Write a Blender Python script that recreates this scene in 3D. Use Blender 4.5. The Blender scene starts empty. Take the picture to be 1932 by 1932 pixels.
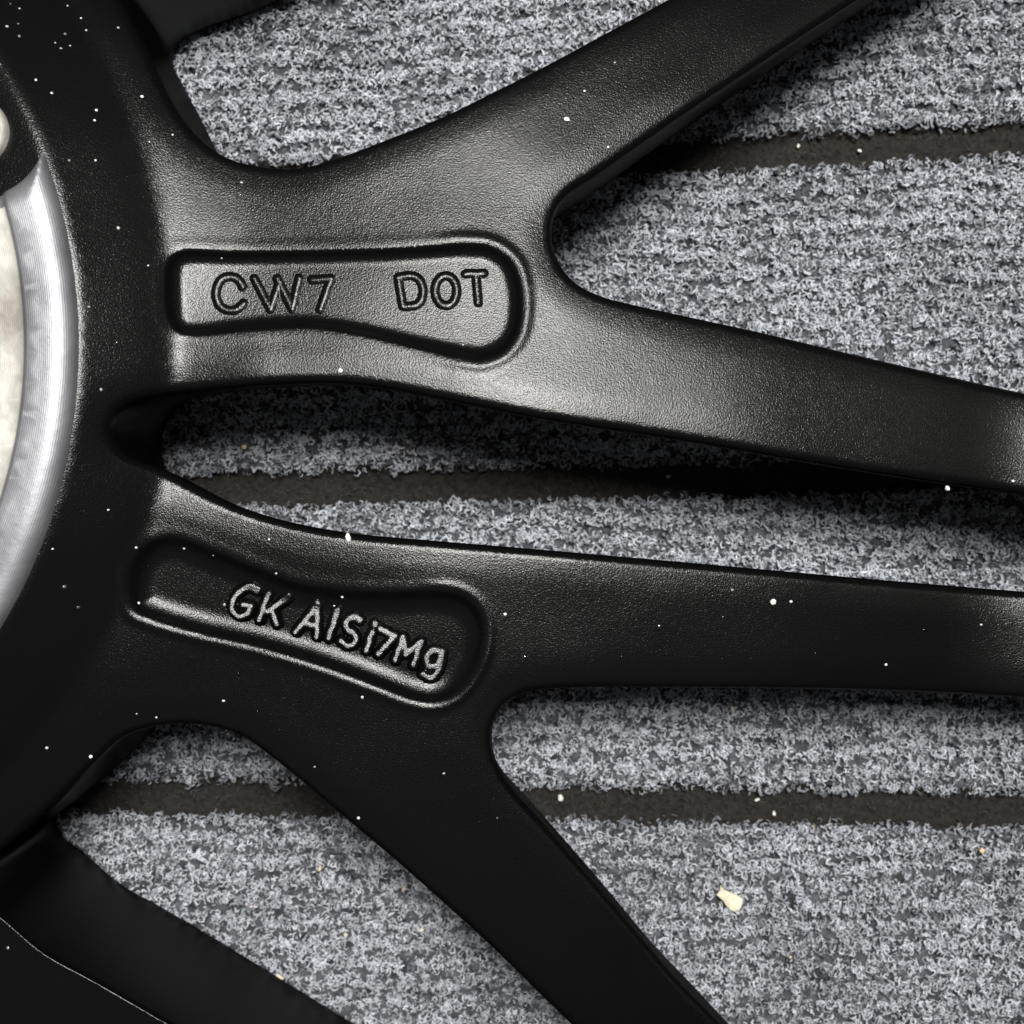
import bpy, math, random
import numpy as np
from mathutils import Vector, Matrix
from mathutils.kdtree import KDTree
from mathutils.geometry import delaunay_2d_cdt

random.seed(7); rng = np.random.default_rng(7)
scene = bpy.context.scene
COL = scene.collection

# ------------------------------------------------------------------ camera, light, exposure
S = 0.045                       # height of the spokes' back surface above the carpet (m)
CAMZ = 0.245
TANH = 0.375
cam_d = bpy.data.cameras.new('camera'); cam = bpy.data.objects.new('camera', cam_d); COL.objects.link(cam)
cam.location = (0, 0, CAMZ)
cam_d.sensor_width = 36; cam_d.lens = 18 / TANH
cam_d.clip_start = 0.005; cam_d.clip_end = 20
cam_d.dof.use_dof = True; cam_d.dof.focus_distance = CAMZ - 0.038; cam_d.dof.aperture_fstop = 27
scene.camera = cam

world = bpy.data.worlds.new('World'); scene.world = world; world.use_nodes = True
bg = world.node_tree.nodes['Background']
bg.inputs['Color'].default_value = (0.97, 0.985, 1.0, 1); bg.inputs['Strength'].default_value = 0.18

def area_lamp(name, loc, target, size, power, color):
    l = bpy.data.lights.new(name, 'AREA'); l.shape = 'DISK'; l.size = size; l.energy = power; l.color = color
    o = bpy.data.objects.new(name, l); COL.objects.link(o); o.location = loc
    o.rotation_euler = (Vector(target) - Vector(loc)).to_track_quat('-Z', 'Y').to_euler()
    return o
area_lamp('overhead_lamp', (0.03, 0.125, 0.56), (0.0, 0.0, 0.03), 0.13, 7.0, (1.0, 0.99, 0.97))

vs = scene.view_settings
vs.view_transform = 'Standard'; vs.look = 'None'; vs.exposure = 0.0; vs.gamma = 1.0; vs.use_curve_mapping = False
scene.render.engine = 'CYCLES'

# ------------------------------------------------------------------ helpers
def link(name, me, mat=None, parent=None):
    o = bpy.data.objects.new(name, me); COL.objects.link(o)
    if mat: me.materials.append(mat)
    if parent: o.parent = parent
    return o
def tag(o, label=None, cat=None, group=None, kind=None):
    if label: o['label'] = label
    if cat: o['category'] = cat
    if group: o['group'] = group
    if kind: o['kind'] = kind
    return o
def mesh_np(name, v, f, normals=None):
    """v (n,3) metres, f (m,3|4) int"""
    me = bpy.data.meshes.new(name)
    v = np.ascontiguousarray(v, dtype=np.float32); f = np.ascontiguousarray(f, dtype=np.int32)
    k = f.shape[1]
    me.vertices.add(len(v)); me.vertices.foreach_set('co', v.ravel())
    me.loops.add(f.size); me.loops.foreach_set('vertex_index', f.ravel())
    me.polygons.add(len(f)); me.polygons.foreach_set('loop_start', np.arange(0, f.size, k, dtype=np.int32))
    me.update(calc_edges=True)
    me.polygons.foreach_set('use_smooth', np.ones(len(f), dtype=bool))
    if normals is not None:
        me.normals_split_custom_set_from_vertices([tuple(n) for n in normals])
    me.update()
    return me
def smooth(x):
    x = np.clip(x, 0, 1); return x * x * (3 - 2 * x)

# plan coordinates are millimetres; a traced picture point is carried down to the real surface it lies on
PXC = 966.0
def unproj(px, z_mm):
    px = np.asarray(px, float).reshape(-1, 2)
    z = np.broadcast_to(np.asarray(z_mm, float), (len(px),))
    s = (CAMZ * 1000 - z) * TANH / PXC
    return np.stack([(px[:, 0] - PXC) * s, (PXC - px[:, 1]) * s], 1)
SZ = S * 1000
PADZ = SZ + 10.0
AX = unproj([(-910, 650)], PADZ)[0]           # wheel axis
RPAD = 77.4
_P = unproj([(207, 798), (430, 850), (800, 880), (1300, 945), (1921, 1020), (2560, 1100)], SZ) - AX
SLOT_R = np.hypot(_P[:, 0], _P[:, 1]); SLOT_A = np.degrees(np.arctan2(_P[:, 1], _P[:, 0]))
def base_z(xy):
    r = np.hypot(xy[:, 0] - AX[0], xy[:, 1] - AX[1])
    # boss: a cone with a tight fillet at its foot
    c = (89.2 - r) / 12.0 * 6.1; k = .4
    z = SZ + np.minimum(k * np.logaddexp(0, c / k), 7.6)
    z = np.minimum(z + 1.7 * np.exp(-(np.clip(r - 84, 0, 99) / 11.5) ** 2), SZ + 7.7)               # slow swell towards the hub
    # the two spokes lean slightly away from each other, the parting lies in the slot
    x, y = xy[:, 0], xy[:, 1]
    up = np.degrees(np.arctan2(y - AX[1], x - AX[0])) > np.interp(r, SLOT_R, SLOT_A)
    w = smooth((r - 87) / 16)
    z = z + w * np.where(up, -.08 * (y - 34) + .0006 * (np.clip(y, 6, 62) - 40) ** 2 * (1 - smooth((r - 165) / 50)), .05 * (np.clip(y, -90, 20) + 12))
    z = z - 6.0 * (np.clip(r - 130, 0, 200) / 85) ** 1.3  # spokes fall away towards the rim
    z = z + (np.clip(r, 207, 224) - 207) ** 2 * .011
    return z
def on_surface(px, dz=0.0):
    px = np.asarray(px, float).reshape(-1, 2)
    z = np.full(len(px), SZ)
    for _ in range(8):
        xy = unproj(px, z); z = base_z(xy) + dz
    return xy
def spline(pts, step, closed=True):
    p = np.asarray(pts, float); n = len(p); out = []
    rngi = range(n if closed else n - 1)
    for i in rngi:
        if closed: a, b, c, d = p[i-1], p[i], p[(i+1) % n], p[(i+2) % n]
        else: a, b, c, d = p[max(i-1, 0)], p[i], p[i+1], p[min(i+2, n-1)]
        # centripetal Catmull-Rom
        t0 = 0; t1 = t0 + max(np.hypot(*(b-a)) ** .5, 1e-6); t2 = t1 + np.hypot(*(c-b)) ** .5; t3 = t2 + max(np.hypot(*(d-c)) ** .5, 1e-6)
        m = max(2, int(np.hypot(*(c-b)) / (step * .25)))
        t = np.linspace(t1, t2, m, endpoint=False)[:, None]
        A1 = (t1-t)/(t1-t0)*a + (t-t0)/(t1-t0)*b; A2 = (t2-t)/(t2-t1)*b + (t-t1)/(t2-t1)*c; A3 = (t3-t)/(t3-t2)*c + (t-t2)/(t3-t2)*d
        B1 = (t2-t)/(t2-t0)*A1 + (t-t0)/(t2-t0)*A2; B2 = (t3-t)/(t3-t1)*A2 + (t-t1)/(t3-t1)*A3
        out.append((t2-t)/(t2-t1)*B1 + (t-t1)/(t2-t1)*B2)
    q = np.concatenate(out)
    if closed: q = np.vstack([q, q[:1]])
    else: q = np.vstack([q, p[-1:]])
    L = np.concatenate([[0], np.cumsum(np.hypot(*np.diff(q, axis=0).T))])
    m = max(4, int(L[-1] / step)); s = np.linspace(0, L[-1], m + 1)
    r = np.stack([np.interp(s, L, q[:, 0]), np.interp(s, L, q[:, 1])], 1)
    return r[:-1] if closed else r
def ccw(p):
    a = np.sum(p[:, 0] * np.roll(p[:, 1], -1) - np.roll(p[:, 0], -1) * p[:, 1])
    return p if a > 0 else p[::-1].copy()
def inside(pts, poly):
    res = np.zeros(len(pts), bool)
    lo = poly.min(0); hi = poly.max(0)
    m = np.where((pts[:, 0] >= lo[0]) & (pts[:, 0] <= hi[0]) & (pts[:, 1] >= lo[1]) & (pts[:, 1] <= hi[1]))[0]
    a = poly; b = np.roll(poly, -1, 0)
    for k in range(0, len(m), 4000):
        q = pts[m[k:k+4000]]; x = q[:, 0:1]; y = q[:, 1:2]
        c = ((a[:, 1] > y) != (b[:, 1] > y))
        with np.errstate(divide='ignore', invalid='ignore'):
            xi = (b[:, 0]-a[:, 0]) * (y-a[:, 1]) / (b[:, 1]-a[:, 1]) + a[:, 0]
        res[m[k:k+4000]] = (np.sum(c & (x < xi), 1) % 2) == 1
    return res
class Curves:
    """distance to a set of closed polylines"""
    def __init__(s, polys):
        a = []; b = []; pr = []
        n0 = 0
        for p in polys:
            a.append(p); b.append(np.roll(p, -1, 0)); n = len(p)
            pr.append(n0 + (np.arange(n) - 1) % n); n0 += n
        s.a = np.concatenate(a); s.b = np.concatenate(b); s.prev = np.concatenate(pr)
        s.kd = KDTree(len(s.a))
        for i, p in enumerate(s.a): s.kd.insert((p[0], p[1], 0), i)
        s.kd.balance()
    def dist(s, pts):
        idx = np.fromiter((s.kd.find((p[0], p[1], 0))[1] for p in pts.tolist()), dtype=int, count=len(pts))
        def seg(i):
            ab = s.b[i] - s.a[i]; t = np.clip(np.sum((pts - s.a[i]) * ab, 1) / np.maximum(np.sum(ab*ab, 1), 1e-12), 0, 1)
            return np.hypot(*(pts - s.a[i] - ab * t[:, None]).T)
        return np.minimum(seg(idx), seg(s.prev[idx]))

# ------------------------------------------------------------------ materials
def new_mat(name):
    m = bpy.data.materials.new(name); m.use_nodes = True
    nt = m.node_tree; return m, nt, nt.nodes, nt.links, nt.nodes['Principled BSDF']
def mat_paint():
    m, nt, N, L, P = new_mat('satin_black_paint')
    N.remove(P); out = N['Material Output']
    tc = N.new('ShaderNodeTexCoord')
    n2 = N.new('ShaderNodeTexNoise'); n2.inputs['Scale'].default_value = 70; n2.inputs['Detail'].default_value = 5
    L.new(tc.outputs['Object'], n2.inputs['Vector'])
    mr = N.new('ShaderNodeMapRange'); mr.inputs['To Min'].default_value = 0.23; mr.inputs['To Max'].default_value = 0.28
    L.new(n2.outputs['Fac'], mr.inputs['Value'])
    # cast skin under the paint: fine grain
    n1 = N.new('ShaderNodeTexNoise'); n1.inputs['Scale'].default_value = 4400; n1.inputs['Detail'].default_value = 1.5
    n1.inputs['Roughness'].default_value = 0.6
    L.new(tc.outputs['Object'], n1.inputs['Vector'])
    b1 = N.new('ShaderNodeBump'); b1.inputs['Strength'].default_value = 0.6; b1.inputs['Distance'].default_value = 0.00007
    L.new(n1.outputs['Fac'], b1.inputs['Height'])
    n3 = N.new('ShaderNodeTexNoise'); n3.inputs['Scale'].default_value = 160; n3.inputs['Detail'].default_value = 2
    L.new(tc.outputs['Object'], n3.inputs['Vector'])
    b2 = N.new('ShaderNodeBump'); b2.inputs['Strength'].default_value = 0.1; b2.inputs['Distance'].default_value = 0.00035
    L.new(n3.outputs['Fac'], b2.inputs['Height']); L.new(b1.outputs['Normal'], b2.inputs['Normal'])
    df = N.new('ShaderNodeBsdfDiffuse'); df.inputs['Color'].default_value = (.0022, .0022, .0022, 1)
    gl = N.new('ShaderNodeBsdfGlossy'); gl.distribution = 'BECKMANN'; gl.inputs['Color'].default_value = (1, .995, .975, 1)
    L.new(mr.outputs['Result'], gl.inputs['Roughness'])
    fr = N.new('ShaderNodeFresnel'); fr.inputs['IOR'].default_value = 1.265
    mn = N.new('ShaderNodeMath'); mn.operation = 'MINIMUM'; mn.inputs[1].default_value = .05; L.new(fr.outputs['Fac'], mn.inputs[0])
    mx = N.new('ShaderNodeMixShader')
    g2 = N.new('ShaderNodeBsdfGlossy'); g2.distribution = 'BECKMANN'; g2.inputs['Color'].default_value = (1, .995, .975, 1); g2.inputs['Roughness'].default_value = .385
    mg = N.new('ShaderNodeMixShader'); mg.inputs['Fac'].default_value = .16
    L.new(gl.outputs['BSDF'], mg.inputs[1]); L.new(g2.outputs['BSDF'], mg.inputs[2])
    for x in (df, gl, g2): L.new(b2.outputs['Normal'], x.inputs['Normal'])
    L.new(mn.outputs['Value'], mx.inputs['Fac']); L.new(df.outputs['BSDF'], mx.inputs[1]); L.new(mg.outputs['Shader'], mx.inputs[2])
    L.new(mx.outputs['Shader'], out.inputs['Surface'])
    return m
def mat_metal(name, col, metallic, rough, bscale, bdist, c2=None, rings=False):
    m, nt, N, L, P = new_mat(name)
    tc = N.new('ShaderNodeTexCoord')
    n = N.new('ShaderNodeTexNoise'); n.inputs['Scale'].default_value = 120; n.inputs['Detail'].default_value = 6
    L.new(tc.outputs['Object'], n.inputs['Vector'])
    cr = N.new('ShaderNodeValToRGB'); cr.color_ramp.elements[0].position = .35; cr.color_ramp.elements[1].position = .65
    cr.color_ramp.elements[0].color = (*(c2 or [c * .8 for c in col]), 1); cr.color_ramp.elements[1].color = (*col, 1)
    L.new(n.outputs['Fac'], cr.inputs['Fac']); L.new(cr.outputs['Color'], P.inputs['Base Color'])
    P.inputs['Metallic'].default_value = metallic; P.inputs['Roughness'].default_value = rough
    n1 = N.new('ShaderNodeTexNoise'); n1.inputs['Scale'].default_value = bscale; n1.inputs['Detail'].default_value = 3
    L.new(tc.outputs['Object'], n1.inputs['Vector'])
    b = N.new('ShaderNodeBump'); b.inputs['Strength'].default_value = .6; b.inputs['Distance'].default_value = bdist
    L.new(n1.outputs['Fac'], b.inputs['Height']); L.new(b.outputs['Normal'], P.inputs['Normal'])
    if rings:                                               # lathe marks round the axis
        w = N.new('ShaderNodeTexWave'); w.wave_type = 'RINGS'; w.rings_direction = 'Z'; w.inputs['Scale'].default_value = 1100; w.inputs['Distortion'].default_value = 1.2
        w.inputs['Detail'].default_value = 3; L.new(tc.outputs['Object'], w.inputs['Vector'])
        b2 = N.new('ShaderNodeBump'); b2.inputs['Strength'].default_value = .25; b2.inputs['Distance'].default_value = .00003
        L.new(w.outputs['Fac'], b2.inputs['Height']); L.new(b.outputs['Normal'], b2.inputs['Normal']); L.new(b2.outputs['Normal'], P.inputs['Normal'])
    return m
def mat_plain(name, col, rough=.8, scale=900, amt=.25):
    m, nt, N, L, P = new_mat(name)
    tc = N.new('ShaderNodeTexCoord')
    n = N.new('ShaderNodeTexNoise'); n.inputs['Scale'].default_value = scale; n.inputs['Detail'].default_value = 4
    L.new(tc.outputs['Object'], n.inputs['Vector'])
    cr = N.new('ShaderNodeValToRGB'); cr.color_ramp.elements[0].position = .3; cr.color_ramp.elements[1].position = .7
    cr.color_ramp.elements[0].color = (*[c * (1-amt) for c in col], 1); cr.color_ramp.elements[1].color = (*[min(1, c * (1+amt)) for c in col], 1)
    L.new(n.outputs['Fac'], cr.inputs['Fac']); L.new(cr.outputs['Color'], P.inputs['Base Color'])
    P.inputs['Roughness'].default_value = rough; P.inputs['Specular IOR Level'].default_value = .12
    b = N.new('ShaderNodeBump'); b.inputs['Strength'].default_value = .6; b.inputs['Distance'].default_value = .0002
    L.new(n.outputs['Fac'], b.inputs['Height']); L.new(b.outputs['Normal'], P.inputs['Normal'])
    return m
def mat_fibre():
    m, nt, N, L, P = new_mat('grey_pile_fibre')
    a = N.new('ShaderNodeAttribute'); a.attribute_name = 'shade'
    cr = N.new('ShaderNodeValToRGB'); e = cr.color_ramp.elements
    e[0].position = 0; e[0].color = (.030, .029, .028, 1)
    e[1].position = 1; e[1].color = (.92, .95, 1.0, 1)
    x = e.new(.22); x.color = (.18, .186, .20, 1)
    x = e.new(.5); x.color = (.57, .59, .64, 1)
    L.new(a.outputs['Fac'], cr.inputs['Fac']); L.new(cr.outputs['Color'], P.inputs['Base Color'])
    P.inputs['Roughness'].default_value = .7
    P.inputs['Specular IOR Level'].default_value = .2
    tr = N.new('ShaderNodeBsdfTranslucent'); L.new(cr.outputs['Color'], tr.inputs['Color'])
    mx = N.new('ShaderNodeMixShader'); mx.inputs['Fac'].default_value = .42
    L.new(P.outputs['BSDF'], mx.inputs[1]); L.new(tr.outputs['BSDF'], mx.inputs[2]); L.new(mx.outputs['Shader'], N['Material Output'].inputs['Surface'])
    return m
def mat_drop():
    m, nt, N, L, P = new_mat('water')
    P.inputs['Base Color'].default_value = (.9, .9, .9, 1); P.inputs['Transmission Weight'].default_value = 1
    P.inputs['IOR'].default_value = 1.45; P.inputs['Roughness'].default_value = .06
    n = N.new('ShaderNodeTexNoise'); n.inputs['Scale'].default_value = 900
    b = N.new('ShaderNodeBump'); b.inputs['Strength'].default_value = .1; b.inputs['Distance'].default_value = .0001
    L.new(n.outputs['Fac'], b.inputs['Height']); L.new(b.outputs['Normal'], P.inputs['Normal'])
    return m
PAINT = mat_paint()
SILVER = mat_metal('machined_aluminium', (.23, .23, .24), .7, .5, 900, .00006, (.15, .15, .16), True)
CREAM = mat_metal('pale_mounting_face', (.42, .405, .365), .15, .6, 800, .00022, (.19, .175, .15), True)
FIBRE = mat_fibre()
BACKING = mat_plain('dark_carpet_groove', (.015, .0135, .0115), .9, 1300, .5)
UNDER = mat_plain('shaded_pile_root', (.05, .052, .057), .95, 420, .7)  # root colour darkened to paint the shade in gaps between fibres
FARPILE = mat_plain('grey_pile', (.27, .28, .30), .95, 900, .8)
CHIP = mat_plain('cream_chip', (.56, .51, .38), .7, 900, .2)
TAN = mat_plain('tan_grit', (.56, .40, .24), .7, 900, .2)
PINK = mat_plain('pinkish_grit', (.62, .42, .35), .7, 900, .2)
WHITE = mat_plain('white_grit', (.55, .54, .49), .6, 900, .08)
WATER = mat_drop()
def mat_bead():
    m, nt, N, L, P = new_mat('glint_painted_water')
    n = N.new('ShaderNodeTexNoise'); n.inputs['Scale'].default_value = 1200
    cr = N.new('ShaderNodeValToRGB'); cr.color_ramp.elements[0].color = (.05, .05, .048, 1); _e = cr.color_ramp.elements.new(.55); _e.color = (.22, .22, .205, 1); cr.color_ramp.elements[1].color = (.6, .6, .56, 1)  # pale base colours stand in for the glint on each bead
    oi = N.new('ShaderNodeObjectInfo'); L.new(oi.outputs['Random'], cr.inputs['Fac']); L.new(cr.outputs['Color'], P.inputs['Base Color'])
    P.inputs['Transmission Weight'].default_value = .35; P.inputs['IOR'].default_value = 1.5; P.inputs['Roughness'].default_value = .12
    return m
BEAD = mat_bead()

# ------------------------------------------------------------------ carpet (setting)
GR = [  # groove centre lines, traced as two points each, lying on the carpet
    unproj([(0, -300), (1932, -378)], 0), unproj([(1293, 290), (1932, 255)], 0), unproj([(639, 920), (1750, 896)], 0),
    unproj([(231, 1508), (1932, 1534)], 0), unproj([(0, 2140), (1932, 2168)], 0)]
GHALF = 2.75
def groove_d(xy):
    """signed offset to the nearest groove line (mm), beyond half width = pile"""
    best = np.full(len(xy), 1e9)
    for a, b in GR:
        k = (b[1]-a[1]) / (b[0]-a[0]); d = (xy[:, 1] - (a[1] + k * (xy[:, 0]-a[0]))) / math.hypot(1, k)
        best = np.where(np.abs(d) < np.abs(best), d, best)
    wob = .22 * np.sin(xy[:, 0] * .31 + 1.3) + .18 * np.sin(xy[:, 0] * .83)
    return best + wob
def band_t(xy):
    """rows run along the grooves: coordinate across them, in mm"""
    ys = np.stack([a[1] + (b[1]-a[1]) / (b[0]-a[0]) * (xy[:, 0]-a[0]) for a, b in GR], 1)   # descending
    i = np.clip(np.sum(ys > xy[:, 1:2], 1) - 1, 0, len(GR) - 2); k = np.arange(len(xy))
    return (ys[k, i] - xy[:, 1]) / (ys[k, i] - ys[k, i+1]) * 60.0

# the sheet: a groove floor with the pile bands' roots standing proud of it
gx = np.arange(-420, 301, 1.6); gy = np.concatenate([np.arange(-260, -130, 4), np.arange(-130, 130, .7), np.arange(130, 301, 4)])
X, Y = np.meshgrid(gx, gy); xy = np.stack([X.ravel(), Y.ravel()], 1)
gd = np.abs(groove_d(xy))
zz = -5.0 + 1.9 * smooth((gd - GHALF) / .9) + rng.normal(0, 1, len(xy)) * np.where(gd > GHALF + .5, .3, .07)
nx, ny = len(gx), len(gy)
ii = (np.arange(ny-1)[:, None] * nx + np.arange(nx-1)[None]).ravel()
F = np.stack([ii, ii+1, ii+nx+1, ii+nx], 1)
me = mesh_np('carpet', np.c_[xy, zz] * .001, F)
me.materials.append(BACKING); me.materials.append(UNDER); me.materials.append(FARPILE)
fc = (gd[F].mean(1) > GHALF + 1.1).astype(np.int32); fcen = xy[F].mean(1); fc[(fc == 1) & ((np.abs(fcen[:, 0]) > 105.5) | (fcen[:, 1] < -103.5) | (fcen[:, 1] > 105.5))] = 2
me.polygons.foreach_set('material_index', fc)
carpet = link('carpet', me); tag(carpet, 'grey ribbed carpet with dark grooves lying under the black wheel', 'carpet', kind='structure')

def curls(c, rad, thick, tilt, azim, a0, sweep, nseg=4, squash=None):
    """one mesh of small curled yarn fibres: arcs with a triangular section"""
    n = len(c); t = np.linspace(0, 1, nseg + 1)
    ang = a0[:, None] + sweep[:, None] * t[None]
    rr = rad[:, None] * (1 + .25 * np.sin(ang * 1.7 + azim[:, None]))
    lx = rr * np.cos(ang); ly = rr * np.sin(ang)
    lz = rad[:, None] * .5 * np.sin(2.3 * ang + a0[:, None])
    ct, st = np.cos(tilt)[:, None], np.sin(tilt)[:, None]
    y2 = ly * ct - lz * st; z2 = ly * st + lz * ct
    ca, sa = np.cos(azim)[:, None], np.sin(azim)[:, None]
    P = np.stack([lx * ca - y2 * sa, lx * sa + y2 * ca, z2], -1) + c[:, None, :]
    T = np.gradient(P, axis=1); T /= np.linalg.norm(T, axis=2, keepdims=True) + 1e-9
    up = np.zeros_like(T); up[..., 2] = 1
    B = np.cross(T, up); B /= np.linalg.norm(B, axis=2, keepdims=True) + 1e-6
    Nn = np.cross(B, T)
    prof = thick[:, None] * np.clip(np.sin(np.pi * (t * .86 + .07)), .3, 1)[None] ** .6
    vs_ = []
    for k in range(3):
        a = 2 * math.pi * k / 3 + .5
        vs_.append(P + (B * math.cos(a) + Nn * math.sin(a)) * prof[..., None])
    V = np.stack(vs_, 2)                                   # n, seg+1, 3, 3
    idx = np.arange(n * (nseg+1) * 3).reshape(n, nseg+1, 3)
    q = []
    for k in range(3):
        k2 = (k+1) % 3
        q.append(np.stack([idx[:, :-1, k], idx[:, :-1, k2], idx[:, 1:, k2], idx[:, 1:, k]], -1).reshape(-1, 4))
    return V.reshape(-1, 3), np.concatenate(q), (nseg+1) * 3

ROW = 3.55
def pile(per, lo, hi, under=False):
    """tufts stand in rows; each tuft is a bundle of fine crimped filaments"""
    X, Y = np.meshgrid(np.arange(lo[0], hi[0], 2.1), np.arange(lo[1], hi[1], ROW / 2)); c = np.stack([X.ravel(), Y.ravel()], 1)
    ntuft = len(c); c = c + rng.uniform(-.85, .85, (ntuft, 2))
    t = band_t(c) + .55 * np.sin(c[:, 0] * .09 + 1) + .4 * np.sin(c[:, 0] * .23 + .05 * c[:, 1])
    pull = np.round(t / ROW) * ROW - t
    c[:, 1] -= pull * rng.uniform(.25, .9, ntuft)
    h = rng.random(ntuft); tz = rng.normal(0, .28, ntuft); tsh = rng.normal(0, .10, ntuft); tr_ = rng.uniform(.75, 1.25, ntuft)
    rep_ = lambda q: np.repeat(q, per, axis=0)
    n = ntuft * per
    off = rng.normal(0, 1.0 if under else .70, (n, 2)) * rep_(tr_)[:, None]
    xy = rep_(c) + off; dist = np.hypot(off[:, 0], off[:, 1])
    gd = groove_d(xy)
    keep = (np.abs(gd) > GHALF + rng.normal(.3, .34, n)) | (rng.random(n) < .10)
    xy, gd, dist = xy[keep], gd[keep], dist[keep]; T = [rep_(q)[keep] for q in (tz, tsh, tr_, pull)]; n = len(xy)
    ingr = np.abs(gd) < GHALF - .2
    edge = smooth((np.abs(gd) - GHALF) / 2.0)
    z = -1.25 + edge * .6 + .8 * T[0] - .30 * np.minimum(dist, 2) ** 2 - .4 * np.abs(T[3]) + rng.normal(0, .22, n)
    z = np.where(ingr, rng.uniform(-4.7, -3.4, n), z)
    rad = rng.uniform(.24, .62, n) * T[2]
    thick = np.where(ingr, rng.uniform(.05, .09, n), rng.uniform(.06, .15, n))
    tilt = rng.normal(0, .8, n); az = rng.uniform(0, 2*math.pi, n)
    a0 = rng.uniform(0, 2*math.pi, n); sw = rng.uniform(1.6, 3.8, n)
    if under:
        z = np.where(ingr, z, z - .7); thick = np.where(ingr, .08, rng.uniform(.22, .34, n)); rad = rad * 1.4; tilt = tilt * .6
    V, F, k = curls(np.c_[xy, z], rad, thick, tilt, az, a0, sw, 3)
    if under: sh = rng.beta(2.4, 2.2, n) * .72  # lower layer toned darker, gap shade painted into the fibres
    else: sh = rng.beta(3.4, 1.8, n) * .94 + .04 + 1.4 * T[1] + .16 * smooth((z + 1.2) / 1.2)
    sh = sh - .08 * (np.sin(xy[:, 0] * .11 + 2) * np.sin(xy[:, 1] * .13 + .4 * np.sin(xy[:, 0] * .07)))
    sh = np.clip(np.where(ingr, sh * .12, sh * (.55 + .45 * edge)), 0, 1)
    return V, F, np.repeat(sh, k)
LO, HI = (-106, -104), (106, 106)
V1, F1, s1 = pile(10, LO, HI)
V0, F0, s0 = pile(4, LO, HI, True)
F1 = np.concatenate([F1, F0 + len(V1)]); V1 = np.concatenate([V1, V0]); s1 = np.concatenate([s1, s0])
me = mesh_np('carpet_pile', V1 * .001, F1)
at = me.attributes.new('shade', 'FLOAT', 'POINT'); at.data.foreach_set('value', s1.astype(np.float32))
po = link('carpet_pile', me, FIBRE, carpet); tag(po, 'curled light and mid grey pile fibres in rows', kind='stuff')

# ------------------------------------------------------------------ the wheel casting: plan outline of the openings
RO = 264.0
def rim_arc(p_from, p_to, n=9):
    a = math.atan2(p_from[1]-AX[1], p_from[0]-AX[0]); b = math.atan2(p_to[1]-AX[1], p_to[0]-AX[0])
    return [(AX[0] + RO*math.cos(t), AX[1] + RO*math.sin(t)) for t in np.linspace(a, b, n)[1:-1]]
def opening(px, wrap):
    """px: traced points in order; wrap: the last point joins the first along the rim"""
    p = on_surface(px)
    if wrap: p = np.vstack([p, rim_arc(p[-1], p[0])])
    return ccw(spline(p, .5))
OP = {}
OP['wide_top'] = opening([(2330, -600), (2000, -412), (1725, -258), (1600, -188), (1430, -97), (1250, 0), (1143, 58), (1036, 116), (937, 166), (837, 215), (737, 256), (639, 293), (565, 313), (500, 312),
    (435, 297), (385, 268), (345, 225), (312, 172), (270, 85), (225, 0), (205, -42), (205, -72), (238, -98), (386, -150), (631, -255), (1121, -465), (1480, -615), (1900, -800)], True)
OP['upper_fork'] = opening([(2390, -500), (2100, -312), (1835, -140), (1617, 0), (1455, 106), (1293, 213), (1200, 277), (1135, 322), (1075, 362), (1049, 396), (1041, 440), (1053, 489), (1085, 530), (1135, 556), (1200, 573),
    (1278, 590), (1425, 622), (1498, 639), (1723, 692), (1932, 739), (2250, 812), (2560, 880)], True)
OP['slot'] = opening([(2560, 1040), (2250, 985), (1990, 940), (1921, 930), (1690, 897), (1488, 864), (1293, 830), (1100, 801), (1000, 785), (900, 765), (800, 745), (720, 730), (630, 721), (500, 724), (360, 737),
    (290, 745), (235, 762), (207, 798), (214, 842), (245, 866), (300, 885), (345, 908), (430, 950), (520, 980), (639, 1004), (800, 1020), (969, 1034), (1278, 1061), (1690, 1098), (1921, 1117), (1990, 1122), (2250, 1142), (2560, 1165)], True)
OP['lower_fork'] = opening([(2500, 1360), (2200, 1340), (1955, 1321), (1921, 1318), (1558, 1303), (1278, 1300), (1069, 1300), (1003, 1306), (963, 1323), (937, 1353), (927, 1392), (935, 1442), (963, 1491), (1036, 1571),
    (1168, 1720), (1278, 1849), (1359, 1932), (1445, 2022), (1550, 2128), (1750, 2340), (1960, 2560)], True)
OP['wide_bottom'] = opening([(1750, 2745), (1325, 2500), (1200, 2437), (900, 2266), (600, 2095), (314, 1932), (179, 1855), (79, 1799), (0, 1732), (-48, 1700), (-68, 1672), (-50, 1640), (0, 1604), (90, 1530), (185, 1432),
    (231, 1392), (298, 1372), (364, 1369), (447, 1389), (516, 1436), (639, 1538), (771, 1650), (917, 1782), (1072, 1932), (1200, 2054), (1420, 2265), (1640, 2475), (1860, 2685)], True)
RD = 274.0; RH = 97.0; A0, A1 = math.radians(-79), math.radians(58)
dom = [(AX[0] + RD*math.cos(t), AX[1] + RD*math.sin(t)) for t in np.linspace(A0, A1, 420)]
dom += [(AX[0] + r*math.cos(A1), AX[1] + r*math.sin(A1)) for r in np.linspace(RD, RH, 160)[1:-1]]
dom += [(AX[0] + RH*math.cos(t), AX[1] + RH*math.sin(t)) for t in np.linspace(A1, A0 + 2*math.pi, 420)]
dom += [(AX[0] + r*math.cos(A0), AX[1] + r*math.sin(A0)) for r in np.linspace(RH, RD, 160)[1:-1]]
DOM = ccw(np.array(dom))

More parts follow.
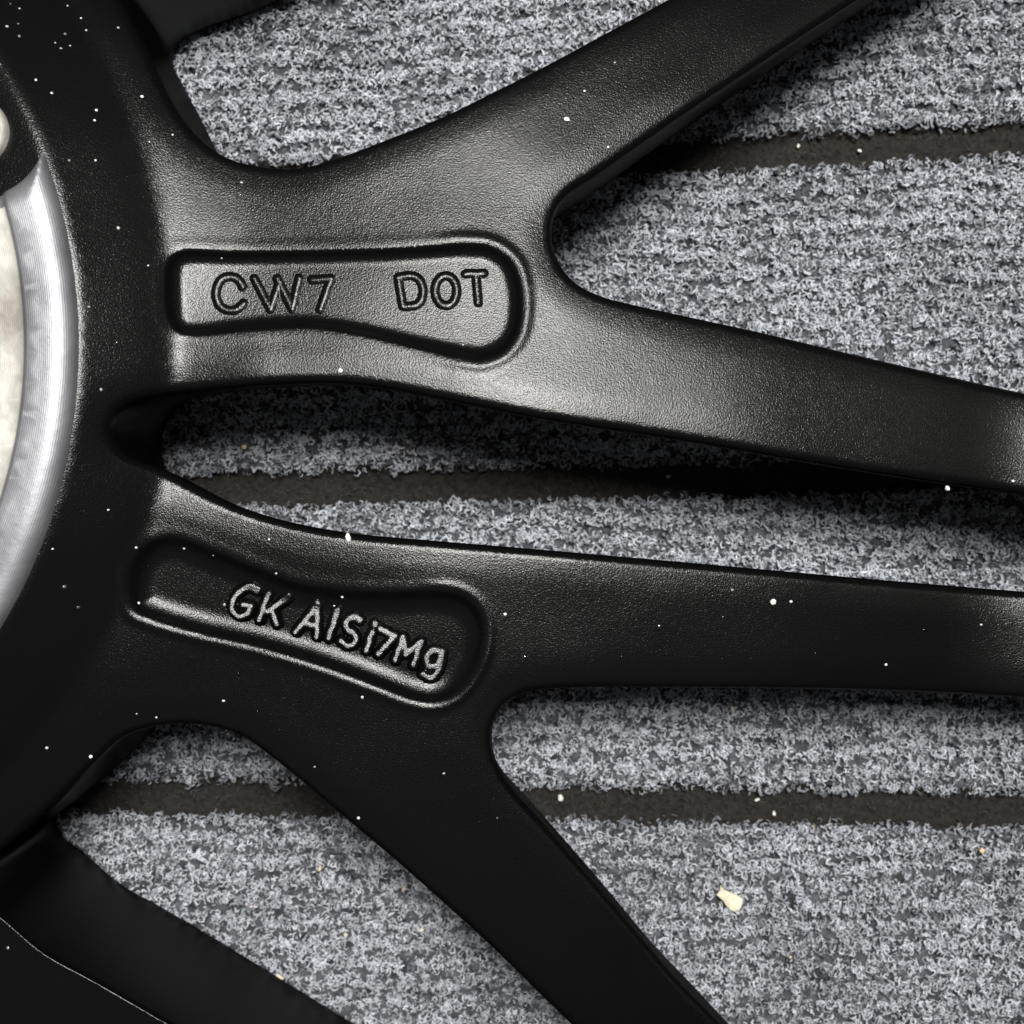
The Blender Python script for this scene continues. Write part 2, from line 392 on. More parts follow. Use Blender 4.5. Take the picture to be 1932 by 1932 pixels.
PK1 = ccw(spline(on_surface([(337, 478), (440, 477), (554, 476), (650, 474), (744, 471), (820, 466), (881, 463), (926, 469), (962, 495), (978, 535), (981, 587), (972, 630), (949, 659), (911, 675), (873, 672), (782, 653), (720, 638),
    (668, 627), (592, 616), (516, 617), (440, 623), (375, 630), (337, 624), (319, 602), (314, 550), (318, 497)]), .3))
PK2 = ccw(spline(on_surface([(326, 1013), (406, 1040), (490, 1074), (566, 1101), (661, 1114), (756, 1116), (817, 1114), (868, 1122), (900, 1146), (914, 1185), (908, 1234), (886, 1280), (855, 1313), (817, 1326),
    (775, 1320), (718, 1298), (604, 1256), (490, 1222), (376, 1195), (285, 1168), (250, 1150), (243, 1115), (250, 1062), (280, 1024)]), .3))
CP = {1: Curves([PK1]), 2: Curves([PK2])}
CB = Curves(list(OP.values()) + [DOM])
RF = 1.25
def edge_r(xy):                                             # the lower left spoke has a crisper edge
    return RF - 1.12 * smooth((-46 - xy[:, 1]) / 8) * smooth((-28 - xy[:, 0]) / 8)
def pock_sd(xy, i):
    sd = CP[i].dist(xy); return np.where(inside(xy, PK1 if i == 1 else PK2), -sd, sd)
PD1, PD2 = 1.25, 1.8
def hash_wave(xy):
    x, y = xy[:, 0], xy[:, 1]
    return .05*np.sin(.21*x + 1.1*np.sin(.13*y)) + .04*np.sin(.33*y + .9*np.sin(.19*x) + 2)
def pock_depth(s1, s2, xy):
    a1 = .05 + .16 * smooth((xy[:, 0] + 14) / 10)              # the cast lip stands up most at the outer end
    a2 = .03 + .14 * smooth((-.217 * (xy[:, 0] + 29) - 14.5 - xy[:, 1]) / 5 + .5) + .10 * smooth((xy[:, 0] + 14) / 5)
    def prof(u):
        u = np.clip(u, 0, 1); return (1 - (1 - u) ** 2.3) * smooth(u * 3.2)
    d1 = PD1 * prof((.3 - s1) / 2.5) - a1 * np.exp(-((s1 - 1.1)/.8)**2)
    d2 = PD2 * prof((.3 - s2) / 4.2) - a2 * np.exp(-((s2 - .9)/.6)**2)
    return d1 + d2
def field(xy, d=None, s1=None, s2=None):
    if d is None: d = CB.dist(xy)
    if s1 is None: s1 = pock_sd(xy, 1)
    if s2 is None: s2 = pock_sd(xy, 2)
    z = base_z(xy) + hash_wave(xy)
    z = z - .28 * (1 - smooth(d / 5.5)) ** 1.6
    rf = edge_r(xy); k = np.clip(rf - d, 0, rf); z = z - (rf - np.sqrt(np.maximum(rf*rf - k*k, 0)))
    return z - pock_depth(s1, s2, xy)

# sample points
pts = []; edges = []; npt = 0
def add_loop(p, closed=True):
    global npt
    n = len(p); pts.append(p)
    edges.extend((npt+i, npt+(i+1) % n) for i in range(n if closed else n-1)); npt += n
for p in OP.values(): add_loop(p)
add_loop(DOM)
for r_, a, b in ((89.0, 0, 2*math.pi), (259.0, A0, A1)):        # the seams hub / spoke / rim
    t = np.arange(a, b, .8 / r_); q = np.stack([AX[0] + r_*np.cos(t), AX[1] + r_*np.sin(t)], 1)
    dd = CB.dist(q); ok = dd > .35
    for p in OP.values(): ok &= ~inside(q, p)
    q = q[ok]; pts.append(q); npt += len(q)
nfix = npt
def normals2(p):
    t = np.roll(p, -1, 0) - np.roll(p, 1, 0); t /= np.linalg.norm(t, axis=1, keepdims=True)
    return np.stack([t[:, 1], -t[:, 0]], 1)                     # outward of a ccw loop
cand = []
for p in OP.values():
    nn = normals2(p)
    for off in (.09, .28, .6, 1.0, 1.5, 2.1): cand.append((p + nn*off, off * .8))
def grid(lo, hi, st):
    gx = np.arange(lo[0], hi[0], st); gy = np.arange(lo[1], hi[1], st)
    X, Y = np.meshgrid(gx, gy); X = X + (np.arange(len(gy)) % 2)[:, None] * st * .5
    return np.stack([X.ravel(), Y.ravel()], 1) + rng.uniform(-.08, .08, (X.size, 2)) * st
g = grid((-245, -250), (140, 260), 1.15)
r_ = np.hypot(g[:, 0]-AX[0], g[:, 1]-AX[1]); view = (np.abs(g[:, 0]) < 92) & (np.abs(g[:, 1]) < 92)
g = g[((r_ > 66) & view) | (rng.random(len(g)) < .12)]
cand.append((g, .8))
out = []
for q, dmin in cand:
    ok = inside(q, DOM)
    for p in OP.values(): ok &= ~inside(q, p)
    q = q[ok]; q = q[CB.dist(q) > dmin]; out.append(q)
# dense rows along the pockets' walls
gp = np.concatenate([grid(PK1.min(0)-3, PK1.max(0)+3, .36), grid(PK2.min(0)-3, PK2.max(0)+3, .36)])
a1 = CP[1].dist(gp); a2 = CP[2].dist(gp); gp = gp[(np.minimum(a1, a2) < 4.2)]
ok = CB.dist(gp) > .9
for p in OP.values(): ok &= ~inside(gp, p)
out.append(gp[ok])
allp = np.concatenate(pts + out)
res = delaunay_2d_cdt([Vector(p) for p in allp.tolist()], edges, [], 0, 1e-4)
xy = np.array([tuple(v) for v in res[0]]); tri = np.array([t for t in res[2] if len(t) == 3])
cen = xy[tri].mean(1)
ok = inside(cen, DOM)
for p in OP.values(): ok &= ~inside(cen, p)
tri = tri[ok]
a, b, c = xy[tri[:, 0]], xy[tri[:, 1]], xy[tri[:, 2]]
area = (b[:, 0]-a[:, 0])*(c[:, 1]-a[:, 1]) - (b[:, 1]-a[:, 1])*(c[:, 0]-a[:, 0])
tri[area < 0] = tri[area < 0][:, ::-1]
dB = CB.dist(xy); zB = field(xy, dB)
V = np.c_[xy, zB]
fn = np.cross(V[tri[:, 1]]-V[tri[:, 0]], V[tri[:, 2]]-V[tri[:, 0]])
VN = np.zeros_like(V)
for k in range(3): np.add.at(VN, tri[:, k], fn)
VN /= np.linalg.norm(VN, axis=1, keepdims=True) + 1e-12
# on the very edge the rounding is vertical
bi = np.where(dB < 2e-3)[0]
kd = KDTree(sum(len(p) for p in OP.values())); nrm = []
for p in OP.values():
    for q, n in zip(p, normals2(p)): kd.insert((q[0], q[1], 0), len(nrm)); nrm.append(-n)
kd.balance()
for i in bi:
    co, j, dist = kd.find((xy[i, 0], xy[i, 1], 0))
    if dist < .6: VN[i] = (nrm[j][0] * .95, nrm[j][1] * .95, .3)

# walls of the openings
WV = []; WF = []; WN = []; nw = 0
for key, p in OP.items():
    n = len(p); nn = -normals2(p); uc = 0 if 'wide' in key else 1   # pointing into the opening
    zt = field(p, np.zeros(n))
    rows = [(0, zt), (.12, zt - 1.5), (.35 - 2.2*uc, zt*.75), (.5 - 5.5*uc, zt*.5), (.3 - 9*uc, zt*.25), (-.6 - 11.5*uc, zt*.1), (-1.6 - 13*uc, np.full(n, 1.8)), (-3.6 - 14*uc, np.full(n, .9))]
    tilt = [.3, .05, 0, 0, 0, -.15, -.6, -.95]
    for (off, z), tl in zip(rows, tilt):
        WV.append(np.c_[p + nn*off*.35, np.minimum(z, zt)]); WN.append(np.c_[nn * math.sqrt(1-tl*tl), np.full(n, tl)])
    idx = nw + np.arange(len(rows)*n).reshape(len(rows), n)
    i0, i1 = idx[:-1], idx[1:]
    j0, j1 = np.roll(i0, -1, 1), np.roll(i1, -1, 1)
    WF.append(np.stack([i0, j0, j1, i1], -1).reshape(-1, 4)); nw += len(rows)*n
WV = np.concatenate(WV); WN = np.concatenate(WN); WF = np.concatenate(WF)
# orientation: face normal must agree with WN
fnw = np.cross(WV[WF[:, 1]]-WV[WF[:, 0]], WV[WF[:, 2]]-WV[WF[:, 0]])
flip = np.sum(fnw * WN[WF[:, 0]], 1) < 0
WF[flip] = WF[flip][:, ::-1]
wtri = np.concatenate([WF[:, [0, 1, 2]], WF[:, [0, 2, 3]]])
V = np.concatenate([V, WV]); VN = np.concatenate([VN, WN]); tri = np.concatenate([tri, wtri + len(xy)])

# ------------------------------------------------------------------ wheel object and its parts
wheel = bpy.data.objects.new('alloy_wheel', None); COL.objects.link(wheel)
wheel.location = (AX[0]*.001, AX[1]*.001, 0)
tag(wheel, 'satin black alloy wheel lying face down on grey ribbed carpet', 'wheel')
ORG = np.array([AX[0], AX[1], 0])
cen = V[tri].mean(1); rel = cen[:, :2] - AX
r_ = np.hypot(rel[:, 0], rel[:, 1]); ang = np.degrees(np.arctan2(rel[:, 1], rel[:, 0]))
# which spoke: by the opening centre lines
def ang_of(px): q = on_surface([px])[0] - AX; return math.degrees(math.atan2(q[1], q[0]))
def slot_angle(r):   # the slot's middle line drifts with radius
    P = on_surface([(207, 798), (430, 850), (800, 880), (1300, 945), (1921, 1020)]) - AX
    return np.interp(r, np.hypot(P[:, 0], P[:, 1]), np.degrees(np.arctan2(P[:, 1], P[:, 0])))
sa = slot_angle(r_)
part = np.full(len(tri), -1)
part[(ang < 90) & (ang > -110)] = 0
g1 = np.interp(r_, [97, 130, 264], [ang_of((215, -70)), 27, 29]); g5 = np.interp(r_, [100, 130, 222], [ang_of((-60, 1672)), -46.5, -42.5])
pid = np.where(ang > g1, 2, np.where(ang > sa, 0, np.where(ang > g5, 1, 3)))
pid = np.where(r_ < 89.0, 4, pid); pid = np.where(r_ > 259.0, 5, pid)
pid = np.where((np.abs(ang) > 100) & (r_ < 98), 4, pid)
names = {0: ('spoke', 'forked spoke with pocket reading CW7 DOT'), 1: ('spoke', 'forked spoke with pocket reading GK AlSi7Mg'), 2: ('spoke', None), 3: ('spoke', 'dark spoke in the lower left corner'),
         4: ('hub', None), 5: ('rim_flange', None)}
PARTS = {}
for k, (nm, lab) in names.items():
    t = tri[pid == k]
    if not len(t): continue
    u, inv = np.unique(t, return_inverse=True)
    me = mesh_np(nm, (V[u] - ORG) * .001, inv.reshape(-1, 3), VN[u])
    o = link(nm, me, PAINT, wheel); PARTS[k] = o
    if lab: o['label'] = lab

def lathe(name, prof, mat, parent, n=160, a0=0, a1=2*math.pi):
    t = np.linspace(a0, a1, n, endpoint=False); m = len(prof)
    v = np.array([[(r*math.cos(x), r*math.sin(x), z) for r, z in prof] for x in t]).reshape(-1, 3)
    i = np.arange(n)[:, None]*m + np.arange(m-1)[None]; j = ((np.arange(n)+1) % n)[:, None]*m + np.arange(m-1)[None]
    f = np.stack([i, j, j+1, i+1], -1).reshape(-1, 4)
    return link(name, mesh_np(name, v*.001, f), mat, parent)
# barrel of the rim, all round
lathe('rim_barrel', [(r_+41, z_) for r_, z_ in [(229, 4), (234, 10), (232, 20), (229, 27.5), (226.5, 40), (224.5, 56), (223, 100), (224, 150), (228, 176), (236, 184), (238, 190), (232, 192), (241, 196), (243, 190), (240, 150), (238, 60), (242, 8), (236, 2), (229, 4)]], PAINT, wheel, 220)

# machined mounting pad with a scalloped notch at a bolt hole
def pad_px(px, z=PADZ): return unproj([px], z)[0] - AX
NC = pad_px((-52, 236)); NR = 128 * (CAMZ*1000-PADZ)*TANH/PXC
t = np.linspace(0, 2*math.pi, 1400, endpoint=False)
circ = np.stack([RPAD*np.cos(t), RPAD*np.sin(t)], 1)
an = np.hypot(*(circ - NC).T) < NR
# ordered: circle arc from the notch's end round to its start, then the notch arc back
st = [i for i in range(1400) if an[i-1] and not an[i]][0]
arc = [circ[(st+i) % 1400] for i in range(1400) if not an[(st+i) % 1400]]
pa, pb = arc[-1]-NC, arc[0]-NC
ta, tb = math.atan2(pa[1], pa[0]), math.atan2(pb[1], pb[0])
mid_dir = math.atan2(-NC[1], -NC[0])
while ta < mid_dir: ta += 2*math.pi
while ta > mid_dir + 2*math.pi: ta -= 2*math.pi
while tb > ta: tb -= 2*math.pi
nar = [NC + NR*np.array([math.cos(x), math.sin(x)]) for x in np.linspace(ta, tb, 90)[1:-1]]
PADL = ccw(np.array(arc + nar)); BORE = ccw(np.stack([34*np.cos(t[::10]), 34*np.sin(t[::10])], 1))
CPAD = Curves([PADL])
cand = []
nn = normals2(PADL)
for off in (.25, .6, 1.1, 1.7, 2.4, 3.2, 4.0): cand.append((PADL - nn*off, off*.85))
for rr in (70.9, 70.6, 70.2, 69.8): cand.append((np.stack([rr*np.cos(t), rr*np.sin(t)], 1), 1.2))
cand.append((grid((-78, -78), (78, 78), 2.2), 3.0))
pp = [PADL, BORE]; ee = [(i, (i+1) % len(PADL)) for i in range(len(PADL))] + [(len(PADL)+i, len(PADL)+(i+1) % len(BORE)) for i in range(len(BORE))]
for q, dm in cand:
    q = q[inside(q, PADL) & ~inside(q, BORE)]; q = q[CPAD.dist(q) > dm]; pp.append(q)
pp = np.concatenate(pp)
res = delaunay_2d_cdt([Vector(p) for p in pp.tolist()], ee, [], 0, 1e-4)
q = np.array([tuple(v) for v in res[0]]); tr = np.array([x for x in res[2] if len(x) == 3])
ce = q[tr].mean(1); tr = tr[inside(ce, PADL) & ~inside(ce, BORE)]
d = CPAD.dist(q); rr = np.hypot(q[:, 0], q[:, 1])
zp = PADZ - 2.6*(1 - np.sqrt(np.clip(1 - (np.clip(3.4 - d, 0, 3.4)/3.4)**2, 0, 1))) - .9*(1 - smooth((rr - 69.9)/.9))
ar = np.cross(np.c_[q[tr[:, 1]]-q[tr[:, 0]], np.zeros(len(tr))], np.c_[q[tr[:, 2]]-q[tr[:, 0]], np.zeros(len(tr))])[:, 2]
tr[ar < 0] = tr[ar < 0][:, ::-1]
# side skirt
n0 = len(q); L_ = PADL; zt = PADZ - 2.6
sk = np.concatenate([np.c_[L_, np.full(len(L_), zt)], np.c_[L_, np.full(len(L_), zt - 3.5)]])
i = np.arange(len(L_)); j = (i+1) % len(L_); m = len(L_)
skf = np.concatenate([np.stack([i, i+m, j+m], 1), np.stack([i, j+m, j], 1)]) + n0
me = mesh_np('mounting_pad', np.concatenate([np.c_[q, zp], sk])*.001, np.concatenate([tr, skf]))
me.materials.append(SILVER); me.materials.append(CREAM)
rc = np.hypot(*q[tr].mean(1).T); dc = d[tr].mean(1)
me.polygons.foreach_set('material_index', np.concatenate([((rc < 70.2) & (dc > 2.5)).astype(np.int32), np.zeros(len(skf), np.int32)]))
pad = link('mounting_pad', me, None, PARTS[4]); pad['label'] = 'bare silver mounting pad with pale cream face'
# seat of the bolt hole in the notch
bc = pad_px((-56, 243), SZ + 9.3); br = 66*(CAMZ*1000 - SZ - 9.3)*TANH/PXC
bs = lathe('bolt_seat', [(br-.02, SZ+6.5), (br, SZ+8.7), (br-.5, SZ+9.3), (br*.72, SZ+9.1), (br*.66, SZ+4), (br*.66, SZ-6)], CREAM, PARTS[4], 64)
bs.location = (bc[0]*.001, bc[1]*.001, 0)

# ------------------------------------------------------------------ raised cast letters on the pocket floors
def crop_px(c, o, k): return [(o[0] + x*k[0], o[1] + y*k[1]) for x, y in c]
NAT = 1932/3024.
def c1(p): return [((450 + x*1150/1932)*NAT, (680 + y*520/874)*NAT) for x, y in p]
def c2(p): return [((350 + x*1150/1932)*NAT, (1550 + y*600/1008)*NAT) for x, y in p]
def ell(cx, cy, rx, ry, n=24, a0=0, a1=360): return [(cx + rx*math.cos(math.radians(a)), cy + ry*math.sin(math.radians(a))) for a in np.linspace(a0, a1, n)]
LET1 = {'C': [[(448, 282), (425, 245), (385, 230), (345, 244), (320, 285), (317, 335), (338, 378), (380, 398), (425, 388), (452, 362)]],
        'W': [[(505, 240), (585, 392)], [(585, 392), (630, 258)], [(618, 240), (692, 390)], [(692, 390), (727, 238)]],
        '7': [[(790, 246), (885, 240)], [(885, 240), (832, 392)]],
        'D': [[(1218, 235), (1242, 377)], [(1242, 377), (1300, 374), (1332, 350), (1342, 295), (1322, 243), (1285, 226), (1218, 235)]],
        'O': [ell(1456, 300, 54, 74)],
        'T': [[(1553, 216), (1645, 214)], [(1604, 215), (1617, 360)]]}
LET2 = {'G': [[(690, 325), (655, 310), (612, 325), (578, 368), (572, 415), (600, 448), (645, 440), (660, 402)], [(660, 402), (625, 395)]],
        'K': [[(745, 345), (705, 470)], [(842, 362), (745, 428)], [(765, 415), (790, 490)]],
        'A': [[(985, 402), (885, 528)], [(985, 402), (988, 552)], [(925, 487), (984, 500)]],
        'l': [[(1085, 430), (1045, 560)]],
        'S': [[(1198, 472), (1165, 457), (1133, 478), (1138, 515), (1172, 540), (1178, 578), (1145, 598), (1105, 572)]],
        'i': [[(1258, 535), (1232, 622)], [(1272, 492), (1271, 496)]],
        '7': [[(1300, 515), (1372, 552)], [(1372, 552), (1290, 640)]],
        'M': [[(1412, 558), (1375, 668)], [(1412, 558), (1428, 640)], [(1428, 640), (1502, 580)], [(1502, 580), (1466, 695)]],
        'g': [[(1600, 632), (1562, 622), (1532, 655), (1540, 698), (1578, 700), (1600, 660), (1606, 632)], [(1606, 632), (1588, 718), (1556, 755), (1512, 738)]]}
def letter(strokes, w, hgt, parent, fdep, ramp=0.0):
    segs = []
    for s in strokes:
        p = on_surface(s, -fdep)
        if len(p) > 2: p = spline(p, .25, closed=False)
        segs += list(zip(p[:-1], p[1:]))
    A = np.array([a for a, b in segs]); B = np.array([b for a, b in segs])
    lo = np.minimum(A.min(0), B.min(0)) - w - .3; hi = np.maximum(A.max(0), B.max(0)) + w + .3; st = .11
    gx = np.arange(lo[0], hi[0], st); gy = np.arange(lo[1], hi[1], st); X, Y = np.meshgrid(gx, gy)
    q = np.stack([X.ravel(), Y.ravel()], 1); best = np.full(len(q), 1e9)
    for a, b in zip(A, B):
        ab = b - a; t = np.clip(((q-a) @ ab) / max(ab @ ab, 1e-9), 0, 1); best = np.minimum(best, np.hypot(*(q - a - t[:, None]*ab).T))
    f0 = field(q)
    # tops lie in one plane that climbs a little across the letter
    c = (lo + hi) / 2; sx, sy = (.5 * ((30 - c[0]) / 515 - c[0] / 200), .5 * ((125 - c[1]) / 515 - c[1] / 200) + ramp) if ramp else (0, 0)
    top = hgt + sx * ((hi[0] if sx > 0 else lo[0]) - q[:, 0]) * .7 + sy * ((hi[1] if sy > 0 else lo[1]) - q[:, 1]) * .75
    best = best + (.07 if ramp > 0 else .03) * np.sin(q[:, 0] * 2.9 + c[0]) * np.sin(q[:, 1] * 3.3)
    u = np.clip(best / w, 0, 1.3)
    z = f0 + top * np.where(u < 1, (1 - np.clip(u, 0, 1) ** (4 if ramp else 2)) ** (1.3 if ramp else 2), 0) - .03 - .3 * np.clip(u - .98, 0, 1)
    nx = len(gx); i = (np.arange(len(gy)-1)[:, None]*nx + np.arange(nx-1)[None]).ravel()
    f = np.stack([i, i+1, i+nx+1, i+nx], 1); f = f[(best[f] < w * 1.15).all(1)]
    uq, inv = np.unique(f, return_inverse=True)
    return link('letter', mesh_np('letter', (np.c_[q, z][uq] - ORG)*.001, inv.reshape(-1, 4)), PAINT, parent)
for ch, s in LET1.items():
    o = letter([c1(x) for x in s], .92, .23, PARTS[0], PD1); o['label'] = 'raised cast letter ' + ch
for ch, s in LET2.items():
    o = letter([c2(x) for x in s], 1.0, .14, PARTS[1], PD2, .05); o['label'] = 'raised cast letter ' + ch

# ------------------------------------------------------------------ droplets on the paint
def place(px):
    """point and normal on the casting under a picture point"""
    xy = on_surface([px]); z = field(xy)
    for _ in range(6):
        xy = unproj([px], z); z = field(xy)
    e = .25; nb = np.array([[e, 0], [-e, 0], [0, e], [0, -e]]) + xy
    zz = field(nb); n = Vector((-(zz[0]-zz[1])/(2*e), -(zz[2]-zz[3])/(2*e), 1)).normalized()
    return Vector((xy[0, 0], xy[0, 1], float(z[0]))) * .001, n
def dome(name, rings=6, n=16, cap=1.0):
    v = [(0, 0, 1)]; f = []
    for k in range(1, rings+1):
        a = math.pi/2 * k/rings
        for j in range(n): v.append((math.sin(a)*math.cos(2*math.pi*j/n), math.sin(a)*math.sin(2*math.pi*j/n), math.cos(a)))
    me = bpy.data.meshes.new(name)
    f = [(0, 1+j, 1+(j+1) % n) for j in range(n)]
    for k in range(rings-1):
        for j in range(n): a = 1+k*n+j; b = 1+k*n+(j+1) % n; f.append((a, a+n, b+n, b))
    f.append(tuple(range(1+(rings-1)*n, 1+rings*n))[::-1])
    me.from_pydata(v, [], f); me.polygons.foreach_set('use_smooth', [len(p) < 9 for p in f]); me.update()
    return me
DROP = dome('droplet'); DROP.materials.append(WATER)
BDROP = dome('bead'); BDROP.materials.append(BEAD)
def N_(o, l): return [((o[0] + x*1000/1932)*NAT, (o[1] + y*1000/1932)*NAT, s) for x, y, s in l]
drops = (N_((0, 0), [(112, 48, 1.2), (385, 32, 1.2), (462, 103, 1.2), (40, 150, 1.3), (110, 205, 1.2), (492, 172, 1.2), (372, 193, 1.2), (315, 243, 1), (400, 260, 1.1), (348, 275, 1), (675, 157, 1.1), (630, 463, .8), (755, 461, .9),
    (810, 550, 1.3), (550, 628, 1), (540, 686, 1), (707, 650, .8), (985, 768, 1.2), (852, 808, 1), (875, 742, .8), (395, 914, 1), (545, 914, 1), (675, 1300, 1), (1378, 1040, 1.4), (1370, 1110, 1.1), (1553, 1095, .9), (1565, 1180, 1), (845, 1515, 1.1),
    (1265, 1473, 1), (508, 1750, 1), (205, 455, 1), (295, 530, 1), (970, 1535, .9), (1600, 1140, .9), (670, 828, .8), (104, 135, 1), (60, 20, 1)]) +
  N_((0, 1000), [(668, 20, 1), (745, 157, .9), (577, 290, 1), (575, 715, .9), (618, 977, 1), (460, 750, .9), (480, 980, .9), (777, 1192, 1.4), (1050, 1198, 1), (1217, 1237, 1), (1535, 1145, 1.1), (1575, 1340, 1.1), (367, 1415, 1.9), (447, 1533, 1.3),
    (792, 1508, 1.1), (300, 1200, 1), (1280, 1518, 1), (1907, 1525, 1.1), (850, 1300, .8), (1510, 1785, .9), (1360, 1912, .9)]) +
  N_((1000, 1000), [(20, 1475, 1), (950, 1572, 1.4), (1828, 1638, 1.1), (1443, 1832, .8), (1612, 1807, .8), (1508, 1865, .8), (710, 35, 1.1), (130, 1480, .8), (1125, 1660, .7), (1062, 1815, .7)]) +
  N_((2024, 1000), [(268, 1433, 1.1), (115, 1462, .9), (603, 1500, 1.1), (212, 1587, .7), (1017, 1508, .8), (1095, 1678, .9), (1360, 1665, .9), (867, 1715, .8), (740, 1790, .8), (1145, 1860, 1), (1688, 1632, 1), (1868, 1625, .8), (1185, 1610, .7),
    (978, 1500, .7), (1375, 1530, .6), (1870, 812, 1)]) +
  N_((0, 2024), [(1275, 88, 1.3), (780, 162, 1), (892, 183, 1.1), (1467, 143, .9), (1593, 255, .9), (1795, 465, 1), (267, 357, 1.2), (518, 407, 1.3), (1292, 262, .9), (238, 655, .9), (262, 708, .9), (45, 1498, 1)]) +
  N_((1000, 2024), [(135, 68, 1.2), (600, 503, 1.4), (713, 475, .8), (113, 757, 1.2), (178, 710, .8), (860, 680, .7), (905, 757, 1), (1008, 980, .9), (318, 463, .8), (590, 255, .7), (378, 215, .7), (757, 258, .8), (665, 1170, .7), (807, 780, .7)]) +
  N_((1000, 0), [(1575, 355, 1), (1403, 518, 1), (1538, 838, 1.1), (1537, 484, .7)]))
allxy = on_surface([(x, y) for x, y, s in drops])
for x, y, s in drops:
    loc, n = place((x, y))
    bright = s >= 1
    o = bpy.data.objects.new('water_droplet', BDROP if bright else DROP); COL.objects.link(o)
    r = (.00020 if bright else .00028) * s * random.uniform(.7, 1.15)
    o.location = loc - n * .00004; o.rotation_mode = 'QUATERNION'; o.rotation_quaternion = Vector((0, 0, 1)).rotation_difference(n)
    o.scale = (r, r * random.uniform(.65, 1.1), r * random.uniform(.42, .6))
    if bright: tag(o, 'tiny water bead painted pale as a glint on the black wheel', 'droplet', 'bright water beads on the black wheel')
    else: tag(o, 'tiny dull clear water droplet on the black wheel', 'droplet', 'dull water droplets on the black wheel')

# ------------------------------------------------------------------ crumbs, chips and flakes
def chip_mesh(name, outline, thick, mat):
    """thin slab with an uneven top, outline in metres round its own origin"""
    n = len(outline); v = []; 
    for k, (sc, z) in enumerate(((.94, -thick*.5), (1, 0), (.95, thick*.45), (.45, thick*.62))):
        for x, y in outline: v.append((x*sc, y*sc, z + random.uniform(-.08, .08)*thick))
    f = [tuple(range(n))[::-1], tuple(range(3*n, 4*n))]
    for k in range(3): f += [(k*n+i, k*n+(i+1) % n, (k+1)*n+(i+1) % n, (k+1)*n+i) for i in range(n)]
    me = bpy.data.meshes.new(name); me.from_pydata(v, [], f); me.update(); me.materials.append(mat); return me
def grain(name, px, z, w, h, rot, mat, label, cat, thick=None, nrm=None, loc=None, group=None):
    n = random.randint(6, 8)
    ol = []
    for i in range(n):
        a = 2*math.pi*i/n + random.uniform(-.25, .25); k = random.uniform(.75, 1.1)
        ol.append((w*.5*k*math.cos(a), h*.5*k*math.sin(a)))
    c, s = math.cos(rot), math.sin(rot); ol = [(x*c - y*s, x*s + y*c) for x, y in ol]
    o = link(name, chip_mesh(name, ol, thick or min(w, h)*.6, mat))
    if loc is None: q = unproj([px], z)[0]; loc = Vector((q[0], q[1], z))*.001
    o.location = loc
    if nrm is not None: o.rotation_mode = 'QUATERNION'; o.rotation_quaternion = Vector((0, 0, 1)).rotation_difference(nrm)
    else: o.rotation_euler = (random.uniform(-.2, .2), random.uniform(-.2, .2), 0)
    return tag(o, label, cat, group)
# the big cream chip
ol = [((2024 + x*1000/1932)*NAT, (2024 + y*1000/1932)*NAT) for x, y in [(200, 1145), (218, 1168), (275, 1188), (330, 1220), (325, 1255), (308, 1280), (282, 1296), (255, 1278), (215, 1228), (178, 1194), (196, 1182)]]
q = unproj(ol, .4); q = np.concatenate([np.stack([q[i] + (q[(i+1) % len(q)] - q[i]) * f for f in (0, .33, .67)]) for i in range(len(q))])
q = q + rng.normal(0, .075, q.shape); cc = q.mean(0)
o = link('paint_chip', chip_mesh('paint_chip', [tuple(p) for p in (q - cc)[::-1]*.001], .0007, CHIP)); o.location = (cc[0]*.001, cc[1]*.001, .0001); o.rotation_euler = (.10, -.14, 0)
tag(o, 'large cream paint chip on the carpet, lower right', 'chip')
def npx(o, x, y): return ((o[0] + x*1000/1932)*NAT, (o[1] + y*1000/1932)*NAT)
Bq = (2024, 2024)
grain('paint_chip', npx((0, 2024), 1595, 1665), .3, .0017, .0011, -.6, CHIP, 'small cream chip on carpet beside the lower left spoke', 'chip')
grain('grit', npx(Bq, 1690, 940), .3, .0011, .0010, .3, TAN, 'tan grit crumb on carpet below the groove, far right', 'crumb')
grain('grit', npx(Bq, 600, 1550), .2, .0007, .0005, .3, TAN, 'tiny brown crumb on carpet right of the black spoke, below the cream chip', 'crumb')
grain('splinter', npx(Bq, 267, 135), .4, .0004, .0015, .1, CHIP, 'thin pale splinter on carpet inside the lower fork', 'splinter')
grain('grit', npx(Bq, 505, 730), -3.6, .0006, .0010, .2, WHITE, 'white crumb lying in the bottom carpet groove', 'crumb')
grain('grit', npx(Bq, 410, 652), -3.2, .0012, .0005, .4, WHITE, 'pale flat crumb at the upper edge of the bottom groove', 'crumb')
grain('grit', npx(Bq, 730, 803), -3.2, .0007, .0005, .1, TAN, 'yellowish crumb at the lower edge of the bottom groove', 'crumb')
grain('grit', npx((0, 2024), 1825, 1045), .3, .0007, .0012, -.1, TAN, 'small tan crumb on carpet between the two lower spokes', 'crumb')
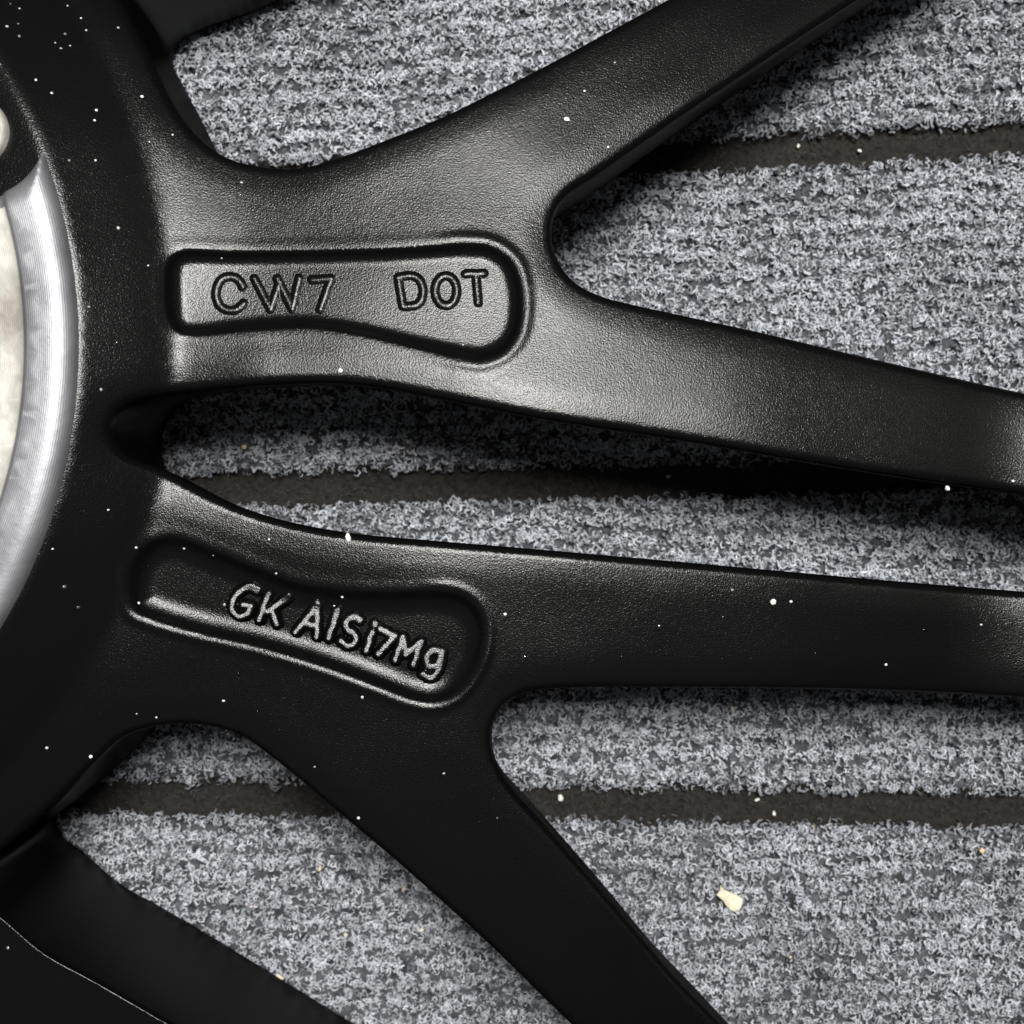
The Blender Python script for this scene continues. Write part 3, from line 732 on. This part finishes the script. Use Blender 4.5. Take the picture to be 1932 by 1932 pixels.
grain('grit', npx((0, 2024), 1435, 1260), .3, .0008, .0005, .1, PINK, 'tiny pinkish crumb on carpet, left of the tan crumb', 'crumb')
grain('grit', npx((1000, 2024), 375, 1155), .3, .0005, .0010, 0, TAN, 'tan sliver against the left edge of the black diagonal spoke', 'crumb')
grain('grit', npx((1000, 2024), 470, 1395), .3, .0012, .0006, .2, CHIP, 'pale crumb on carpet left of the black diagonal spoke', 'crumb')
grain('grit', npx((1000, 2024), 40, 1425), .3, .0008, .0009, 0, CHIP, 'pale crumb on carpet midway between the two lower spokes', 'crumb')
grain('grit', npx((1000, 2024), 1265, 640), -2.2, .0010, .0014, .2, WHITE, 'whitish crumb in the groove beside the black diagonal spoke', 'crumb')
grain('splinter', npx((1000, 1000), 355, 625), .4, .0014, .0004, .05, PINK, 'pink splinter on shaded carpet under the upper spoke', 'splinter')
grain('grit', npx((1000, 1000), 1880, 787), -3.4, .0009, .0007, .1, PINK, 'pinkish crumb in the middle carpet groove', 'crumb')
grain('grit', npx((0, 1000), 1393, 618), .2, .0010, .0009, .1, TAN, 'dull brown crumb in the shaded slot near the hub', 'crumb')
grain('grit', npx((2024, 0), 643, 833), -3.5, .0006, .0008, .1, WHITE, 'left of two pale crumbs in the top groove', 'crumb')
grain('grit', npx((2024, 0), 995, 860), -3.4, .0009, .0006, -.4, WHITE, 'right of two pale crumbs in the top groove', 'crumb')
for (px, w, h, rot, lab) in [(npx((1000, 0), 1300, 682), .0010, .0006, -.3, 'pale crumb on the upper right arm of the wheel'),
        (npx((1000, 1000), 55, 1140), .0010, .0014, .1, 'whitish crumb on the edge of the lower spoke above its pocket'),
        (npx((2024, 1000), 498, 1500), .0009, .0010, .2, 'cream crumb on the right arm of the lower spoke'),
        (npx((2024, 1000), 1493, 855), .0007, .0009, .1, 'cream crumb on the lower edge of the upper right arm'),
        (npx((1000, 1000), 12, 182), .0007, .0008, .4, 'pale crumb on the metal strip under the CW7 pocket')]:
    loc, n = place(px); grain('grit', None, 0, w, h, rot, WHITE, lab, 'crumb', loc=loc + n*.00012, nrm=n)
